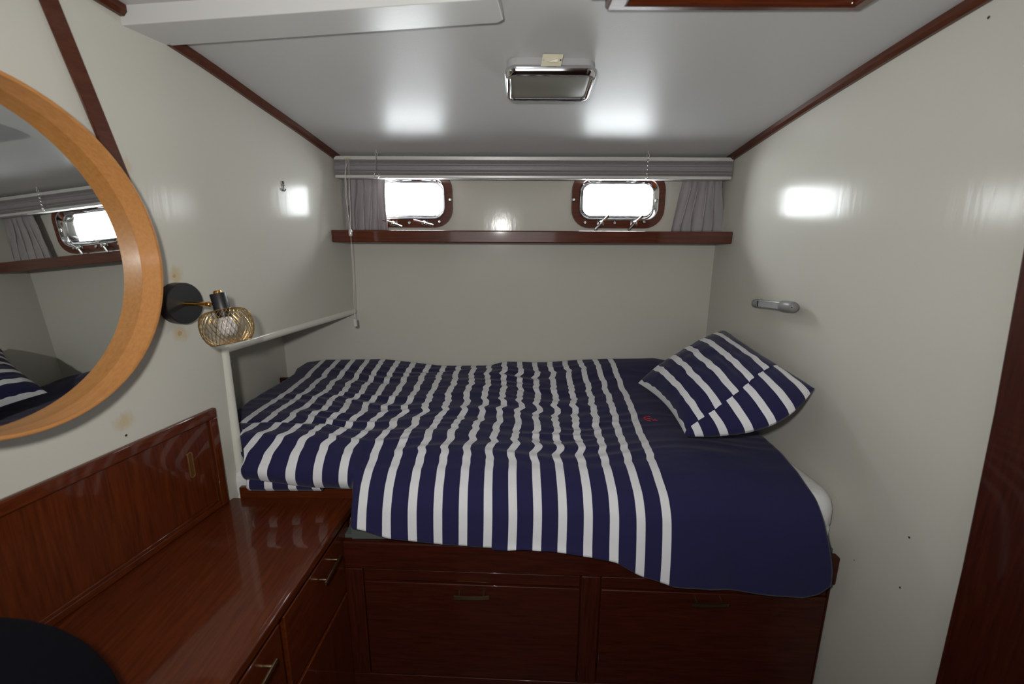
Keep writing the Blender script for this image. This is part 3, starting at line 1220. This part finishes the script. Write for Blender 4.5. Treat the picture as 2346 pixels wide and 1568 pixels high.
prism(bm, [wl(ya, z_lo + 0.022, 0.001), wl(yb_, z_lo + 0.022, 0.001), wl(yb_, z_hi - fr, 0.001), wl(ya, z_hi - fr, 0.001)], NL * 0.005)
sd = obj('sliding_door', bm, M_MZ, cup)
bm = BM()
prism(bm, [wl(y_lo, z_lo + 0.022, 0.0002), wl(ya + 0.03, z_lo + 0.022, 0.0002), wl(ya + 0.03, z_hi - fr, 0.0002), wl(y_lo, z_hi - fr, 0.0002)], NL * 0.0022)
obj('sliding_door', bm, M_MZ, cup)
bm = BM()
fc = onL(437.5, 1066, 0.006)
loops = []
for w, h, off in ((0.0165, 0.076, 0.0), (0.0165, 0.076, 0.0022), (0.0125, 0.072, 0.0024), (0.0115, 0.071, 0.0008)):
    loops.append([fc + DL * x + Vector((0, 0, z)) + NL * off for x, z in rr(w, h, w / 2 - 1e-4, 8)])
loft(bm, loops, True)
pull = obj('finger_pull', bm, simple('worn_brass', (0.42, 0.24, 0.09), 0.3, 0.8), sd)
if pull.parent is sd:
    pull['label'] = 'recessed brass finger pull'

bm = BM()
f = [bm.verts.new(fc + DL * x + Vector((0, 0, z)) + NL * 0.0009) for x, z in rr(0.0117, 0.0712, 0.0117 / 2 - 1e-4, 8)]
bm.faces.new(f)
obj('pull_recess', bm, simple('dull_brass', (0.13, 0.052, 0.014), 0.45, 0.4), sd)

# ------------------------------------------------------------------ bunk base: front rail, stiles and two big drawers
bb = thing('bunk_base', 'mahogany bunk base with a front rail and two wide drawers', 'bed base', (0.2, 1.16, 0))


def fy(x):                       # slightly skewed front plane
    return 1.165 - 0.043 * (x + 0.473)


xa = dx(1.165) - 0.010
xb = right_x(1.13) - 0.002


def face_board(name, x0, x1, z0, z1, off, th, m, parent, bevel=0.003):
    bm = BM()
    prism(bm, [(x0, fy(x0) - off, z0), (x1, fy(x1) - off, z0), (x1, fy(x1) - off, z1), (x0, fy(x0) - off, z1)], (0, th, 0))
    return obj(name, bm, m, parent, bevel=bevel, seg=3)


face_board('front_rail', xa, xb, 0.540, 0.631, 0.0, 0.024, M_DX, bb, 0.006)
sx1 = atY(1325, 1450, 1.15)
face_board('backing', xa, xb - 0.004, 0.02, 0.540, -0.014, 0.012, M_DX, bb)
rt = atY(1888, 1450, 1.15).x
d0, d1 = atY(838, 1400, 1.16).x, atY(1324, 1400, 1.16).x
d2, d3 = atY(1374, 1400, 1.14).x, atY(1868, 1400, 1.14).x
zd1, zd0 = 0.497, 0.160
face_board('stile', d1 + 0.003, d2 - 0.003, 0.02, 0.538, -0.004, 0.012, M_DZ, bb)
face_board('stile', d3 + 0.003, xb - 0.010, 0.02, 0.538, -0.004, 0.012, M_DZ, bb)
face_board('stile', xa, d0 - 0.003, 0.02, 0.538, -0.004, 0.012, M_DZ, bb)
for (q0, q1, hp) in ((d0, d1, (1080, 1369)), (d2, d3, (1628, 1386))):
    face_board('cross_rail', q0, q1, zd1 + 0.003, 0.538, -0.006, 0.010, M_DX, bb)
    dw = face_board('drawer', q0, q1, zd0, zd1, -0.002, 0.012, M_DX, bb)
    hp_ = atY(hp[0], hp[1], fy((q0 + q1) / 2) - 0.02)
    bm = BM()
    y0_ = fy(hp_.x) + 0.002
    for s in (-0.036, 0.036):
        tube(bm, [(hp_.x + s, y0_, hp_.z + 0.004), (hp_.x + s, y0_ - 0.022, hp_.z)], 0.003, 8)
    loops = []
    for k in range(9):
        t = -1 + 2 * k / 8
        yb2 = y0_ - 0.022 - 0.003 * (1 - t * t)
        xx = hp_.x + 0.052 * t
        loops.append([Vector((xx, yb2 - 0.003, hp_.z - 0.005)), Vector((xx, yb2 + 0.001, hp_.z - 0.005)), Vector((xx, yb2 + 0.001, hp_.z + 0.005)), Vector((xx, yb2 - 0.003, hp_.z + 0.005))])
    loft(bm, loops, True, True, True)
    obj('handle', bm, M_PULL, dw)
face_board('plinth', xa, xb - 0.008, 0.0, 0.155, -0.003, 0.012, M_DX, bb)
# low mahogany ledge at the head of the foot alcove
bm = BM()
lp0 = atY(643, 866, 1.985)
box(bm, -1.058, -0.90, 1.98, 1.995, 0.60, lp0.z)
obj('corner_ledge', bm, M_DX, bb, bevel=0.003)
bm = BM()
prism(bm, [(-1.055, 1.30, 0.618), (xa, 1.30, 0.618), (xa, 1.192, 0.618), (xb - 0.004, fy(xb) + 0.03, 0.618), (right_x(2.05) - 0.004, 2.055, 0.618), (-1.055, 2.055, 0.618)], (0, 0, 0.02))
obj('bunk_board', bm, M_UNDER, bb)

# ------------------------------------------------------------------ mattress with quilted white sheet
mt = thing('mattress', 'mattress in a white quilted sheet, bare at its right end by the wall', 'mattress', (0, 1.6, 0.59))
MZ0, MZ1 = 0.641, 0.806


def msec(ins, z):
    yl = 1.292 + ins
    yr = 1.180 + ins
    out = []
    base_pts = [(-1.052 + ins, yl), (-0.445, yl), (-0.415, fy(-0.415) + 0.018 + ins)]
    out += base_pts
    cxr, cyr, rr_ = right_x(1.12) - 0.006 - ins, fy(0.9) + 0.022 + ins, 0.05
    for k in range(6):
        a = math.radians(-90 + 90 * k / 5)
        out.append((cxr - rr_ + rr_ * math.cos(a), cyr + rr_ + rr_ * math.sin(a)))
    out += [(right_x(1.6) - 0.004 - ins, 1.6), (right_x(2.04) - 0.004 - ins, 2.052 - ins), (-0.9, 2.052 - ins), (-0.925, 1.872), (-1.052 + ins, 1.87)]
    return [Vector((x, y, z)) for x, y in out]


bm = BM()
zz = [(0.012, MZ0), (0.002, MZ0 + 0.02), (0.0, MZ0 + 0.055), (0.005, MZ0 + 0.064), (0.0, MZ0 + 0.073), (0.001, MZ1 - 0.050), (0.006, MZ1 - 0.026), (0.016, MZ1 - 0.008), (0.032, MZ1)]
loft(bm, [msec(i_, z) for i_, z in zz], True, True, True)
obj('mattress_body', bm, M_SHEET, mt, smooth=60)
bm = BM()
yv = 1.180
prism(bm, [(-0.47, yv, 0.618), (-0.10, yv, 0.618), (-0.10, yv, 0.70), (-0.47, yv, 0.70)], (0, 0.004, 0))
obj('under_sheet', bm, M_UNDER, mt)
bm = BM()
for z in (MZ0 + 0.064,):
    pts = [Vector((x, y, z)) for x, y, _ in [tuple(p) for p in msec(0.004, z)[2:10]]]
    tube(bm, pts, 0.0028, 6)
obj('piping', bm, M_SHEET, mt)

# ------------------------------------------------------------------ striped duvet
PR_ = [(2.046, 0.93), (2.0, 0.925), (1.9, 0.912), (1.75, 0.887), (1.5, 0.862), (1.3, 0.850), (1.22, 0.836), (1.17, 0.805), (1.142, 0.755), (1.130, 0.70), (1.124, 0.66)]
PL_ = [(2.046, 0.93), (2.0, 0.925), (1.9, 0.918), (1.75, 0.908), (1.55, 0.900), (1.40, 0.892), (1.30, 0.885), (1.245, 0.868), (1.215, 0.835), (1.208, 0.80), (1.222, 0.770), (1.250, 0.756), (1.30, 0.757)]
HEM = [(-0.46, 0.706), (-0.39, 0.688), (-0.30, 0.668), (-0.2, 0.658), (0.1, 0.652), (0.22, 0.642), (0.29, 0.630), (0.36, 0.594), (0.45, 0.562), (0.60, 0.546), (0.70, 0.538), (0.78, 0.538), (0.81, 0.552), (0.84, 0.585)]
BACK = [(-1.0, -0.012), (-0.95, 0.0), (-0.87, 0.012), (-0.6, 0.012), (-0.45, 0.0), (-0.35, -0.012), (-0.1, -0.012), (-0.03, 0.006), (0.15, 0.004), (0.45, 0.022), (0.66, 0.028), (0.75, 0.01), (0.9, -0.01)]
LEFTX = [(2.05, -0.955), (1.97, -0.968), (1.9, -0.95), (1.8, -0.955), (1.6, -0.975), (1.45, -0.965), (1.30, -0.955), (1.0, -0.955)]


def resample(poly, n):
    P = np.array(poly, float)
    seg = np.r_[0, np.cumsum(np.hypot(*np.diff(P, axis=0).T))]
    t = np.linspace(0, seg[-1], n)
    out = np.c_[np.interp(t, seg, P[:, 0]), np.interp(t, seg, P[:, 1])]
    for _ in range(5):
        out[1:-1] = 0.25 * out[:-2] + 0.5 * out[1:-1] + 0.25 * out[2:]
    return out, seg[-1]


NU, NV = 300, 190
U0, U1 = -0.960, 0.838
K0X = -0.878                     # where stripe zero lies on the bed
bm = BM()
uvl = bm.loops.layers.uv.new('fabric')
rows_ = []
uvs = []
PLr, LLen = resample(PL_, NV)
for i in range(NU + 1):
    x = U0 + (U1 - U0) * i / NU
    hem = interp(x, HEM)
    pr = list(PR_)
    if hem < 0.655:
        pr = pr + [(1.120, (0.66 + hem) / 2), (1.1175, hem)]
    else:
        pr = [p for p in pr if p[1] > hem + 0.008] + [(1.125, hem)]
    PRr, RLen = resample(pr, NV)
    w = sstep(-0.450, -0.468, x)
    colv = []
    for j in range(NV):
        t = j / (NV - 1)
        yR, zR_ = PRr[j]
        yL, zL_ = PLr[j]
        y = yR * (1 - w) + yL * w
        z = zR_ * (1 - w) + zL_ * w
        wz = sstep(0.1, -0.85, x)
        if y > 1.24:                      # the foot half lies a little higher
            zl_ = interp(y, [(p[0], p[1]) for p in PL_[:8]])
            zr_ = interp(y, [(p[0], p[1]) for p in PR_[:7]])
            z = zr_ * (1 - wz) + zl_ * wz
            if y < 1.34:
                k = (y - 1.24) / 0.10
                z = z * k + (zR_ * (1 - w) + zL_ * w) * (1 - k)
        z += 0.030 * w * sstep(-0.58, -0.80, x) * sstep(0.86, 0.80, z) * sstep(1.30, 1.26, y)
        top_ = sstep(1.16, 1.30, y)
        # dip and swell of the back edge
        z += interp(x, BACK) * sstep(1.80, 2.04, y)
        nx_ = noise.noise(Vector((x * 2.4, y * 2.4, 3.0)))
        z += 0.010 * nx_ * top_ * sstep(0.86, 0.6, x)
        # gathered ridges running along the bed
        mid = sstep(1.2, 1.32, y) * (0.4 + 0.6 * sstep(2.04, 1.95, y))
        strength = (0.35 + 0.65 * sstep(0.55, 0.1, x)) * (0.25 + 0.75 * sstep(-0.93, -0.74, x))
        yy = y + 0.02 * math.sin(x * 9) + 0.025 * noise.noise(Vector((x * 3.0, y * 1.5, 9)))
        rid = abs(noise.noise(Vector((x * 3.4, yy * 17.0, 1.0)))) * 2
        rid2 = noise.noise(Vector((x * 6.0, yy * 34.0, 5.0)))
        z += (0.0062 * (1 - rid) + 0.0014 * rid2) * mid * strength
        # crest and crease where the foot end was folded forward
        cw = sstep(-0.48, -0.62, x)
        z += cw * 0.012 * (sstep(1.405, 1.395, y) * sstep(1.22, 1.32, y)) - cw * 0.006 * math.exp(-((y - 1.415) / 0.02) ** 2)
        # soft hanging folds at the front
        fr_ = sstep(1.20, 1.13, y) * (1 - w)
        fold = noise.noise(Vector((x * 5.5, z * 1.3, 2.2))) + 0.4 * noise.noise(Vector((x * 13, z * 3, 8)))
        y -= 0.016 * fr_ * (fold + 0.25)
        y += (fy(x) - 1.157) * sstep(1.24, 1.14, y) * (1 - w)
        fl = w * sstep(1.27, 1.22, y) * sstep(0.74, 0.80, z)
        y -= 0.010 * fl * (noise.noise(Vector((x * 6, z * 3, 4.4))) + 0.2)
        # sideways: edges of the cloth
        xs = x
        lx = interp(y, LEFTX) if z > 0.80 else -0.955
        xs += (lx + 0.960) * sstep(-0.80, -0.96, x) 
        xs += 0.012 * noise.noise(Vector((1.0, y * 5, 3.0))) * sstep(-0.85, -0.96, x)
        if y < 1.345:                     # the foot end stops at the white post
            lim = -0.774 - 0.065 * sstep(1.22, 1.335, y)
            xs = max(xs, lim + 0.08 * (x - lim)) if x < lim else xs
        rx_ = 0.032 * sstep(0.80, 0.60, z) - 0.010 * sstep(0.83, 0.86, z) * 0
        xs += rx_ * sstep(0.6, 0.87, x)
        colv.append(bm.verts.new((xs, y, z)))
        # fabric coordinate, dragged a little by the gathers
        drag = (0.014 * noise.noise(Vector((x * 2.4, yy * 15.0, 21.0))) + 0.0085 * noise.noise(Vector((x * 3.4, yy * 38.0, 31.0)))) * mid * strength
        drag += 0.006 * noise.noise(Vector((x * 3, z * 6, 41))) * (1 - mid)
        skew = 0.032 * sstep(1.75, 1.20, y) + 0.028 * sstep(-0.42, -0.80, x) * sstep(1.40, 1.22, y)
        uvs.append((colv[-1], (xs - K0X + drag + skew, t * 1.2)))
    rows_.append(colv)
uvd = {v: c for v, c in uvs}
for i in range(NU):
    for j in range(NV - 1):
        f = bm.faces.new((rows_[i][j], rows_[i][j + 1], rows_[i + 1][j + 1], rows_[i + 1][j]))
        for l in f.loops:
            l[uvl].uv = uvd[l.vert]
duvet = obj('duvet', bm, M_DUVET, None, smooth=180, solid=0.010, fix=False)
duvet.modifiers['thickness'].offset = -1
tag(duvet, 'navy and white striped duvet spread over the bunk and hanging down its front', 'duvet')

bm = BM()
uvl = bm.loops.layers.uv.new('fabric')
g = []
for i in range(41):
    x = -0.792 + 0.22 * i / 40
    row = []
    for (y, z) in ((1.262, 0.812), (1.244, 0.800), (1.232, 0.784), (1.230, 0.768), (1.238, 0.755), (1.255, 0.7505)):
        row.append(bm.verts.new((x, y - 0.004 * noise.noise(Vector((x * 9, z * 9, 3))), z)))
    g.append(row)
for i in range(40):
    for j in range(5):
        f = bm.faces.new((g[i][j], g[i][j + 1], g[i + 1][j + 1], g[i + 1][j]))
        for l in f.loops:
            l[uvl].uv = (l.vert.co.x - K0X + 0.058, l.vert.co.z)
obj('turned_under_layer', bm, M_DUVET, duvet, smooth=180, solid=0.006, fix=False)

# red embroidered mark on the plain navy end
dep = bpy.context.evaluated_depsgraph_get()
verts_w = [v.co + duvet.location for v in duvet.data.vertices]
bvh = BVHTree.FromPolygons(verts_w, [tuple(p.vertices) for p in duvet.data.polygons])
bm = BM()


def zpx(zx, zy):
    px, py = 1400 + zx / 11.73, 920 + zy / 11.73
    h = bvh.ray_cast(EYE, ray(px, py).normalized())
    return h[0] + Vector((0, 0, 0.0006))


for st in ([(1060, 425), (1010, 410), (960, 408), (905, 428), (880, 445), (905, 470), (940, 500), (1000, 525), (1060, 532)],
           [(900, 436), (945, 455), (1000, 468), (1060, 480)], [(1095, 450), (1105, 478), (1118, 500), (1130, 522)],
           [(1200, 492), (1160, 500), (1122, 504)], [(1125, 506), (1170, 510), (1240, 518)]):
    tube(bm, [zpx(*p) for p in st], 0.0013, 6)
obj('embroidery', bm, M_RED, duvet)['label'] = 'small red stitched letters'

# ------------------------------------------------------------------ striped pillow leaning on the right wall
A = atZ(1462, 878, 0.945)
B = atX(1662, 757, 0.880)
Cc = atX(1866, 890, 0.885)
D = atZ(1572, 1000, 0.895)
nP = 90
nQ = 60
bm = BM()
uvl = bm.loops.layers.uv.new('fabric')
nrm = (B - A).cross(D - A).normalized()
if nrm.dot(EYE - A) < 0:
    nrm = -nrm
uvd = {}


JF = 88


def prow(j, a):
    f = pfl(a)
    return f * j / JF if j <= JF else f + (1 - f) * (j - JF) / (nQ * 2 - JF)


def pfl(a):
    return 0.965 - 0.20 * a


def pil(a, b_, side):
    # pull the sides in a little between the corners
    ea = 0.055 * math.sin(math.pi * b_) * (1 - 2 * a)
    eb = 0.05 * math.sin(math.pi * a) * (1 - 2 * b_) if b_ < 0.5 else 0.17 * math.sin(math.pi * a) * (2 * b_ - 1)
    aa, bb_ = a + ea * abs(1 - 2 * a) ** 1.5, b_ + eb * abs(1 - 2 * b_) ** 1.5
    p = (A * (1 - aa) + B * aa) * (1 - bb_) + (D * (1 - aa) + Cc * aa) * bb_
    prof = (max(0.0, 1 - abs(2 * a - 1) ** 2.6) ** 0.5) * (max(0.0, 1 - abs(2 * b_ - 1) ** 2.6) ** 0.5)
    th = 0.088 if side > 0 else 0.060
    h = th * prof
    h += 0.004 * noise.noise(Vector((a * 9, b_ * 9, side * 3.0))) * prof
    if side > 0:
        h += 0.0035 * noise.noise(Vector((a * 26, b_ * 5 + a * 3, 7.0))) * prof
        fl = pfl(a)
        if a < 0.97:
            h += 0.007 * (1 - sstep(fl - 0.004, fl + 0.004, b_)) * prof
    return p + nrm * h * side


LA = (B - A).length
LB = (D - A).length
for side in (1, -1):
    g = []
    for j in range(nQ * 2 + 1):
        row = []
        for i in range(nP + 1):
            a = i / nP
            b_ = prow(j, a)
            v = bm.verts.new(pil(a, b_, side))
            u = a * LA + 0.018 * (b_ - 0.5) * math.sin(a * 3)
            u += 0.005 * noise.noise(Vector((a * 5, b_ * 14, 2.0)))
            uvd[v] = (u + 0.004, b_ * LB)
            row.append(v)
        g.append(row)
    for j in range(nQ * 2):
        for i in range(nP):
            f = bm.faces.new((g[j][i], g[j][i + 1], g[j + 1][i + 1], g[j + 1][i]) if side > 0 else (g[j][i], g[j + 1][i], g[j + 1][i + 1], g[j][i + 1]))
            off_ = 0.030 if side < 0 or j >= JF else 0.0
            for l in f.loops:
                l[uvl].uv = (uvd[l.vert][0] + off_, uvd[l.vert][1])
pillow = obj('pillow', bm, M_PILLOW, None, smooth=180, fix=False)
tag(pillow, 'plump navy and white striped pillow leaning against the right wall', 'pillow')

# ------------------------------------------------------------------ dark soft bag out of focus on the near end of the counter
bm = BM()
cb = Vector((-0.775, 0.43, CZ + 0.001))
loops = []
for k in range(15):
    t = k / 14
    z = 0.29 * t
    r = (1 - t ** 2.4) ** 0.5 if t < 1 else 0.02
    r = max(r, 0.02) * (0.93 + 0.07 * sstep(0, 0.15, t))
    loops.append([cb + Vector((0.225 * r * (1 + 0.05 * noise.noise(Vector((math.cos(a) * 2, math.sin(a) * 2, t * 2)))) * math.cos(a), 0.22 * r * math.sin(a), z)) for a in [2 * math.pi * q / 40 for q in range(40)]])
loft(bm, loops, True, True, True)
bag = thing('soft_bag', 'dark navy rounded soft bag on the near end of the counter', 'bag', cb)
obj('bag_body', bm, M_BAG, bag, smooth=180)
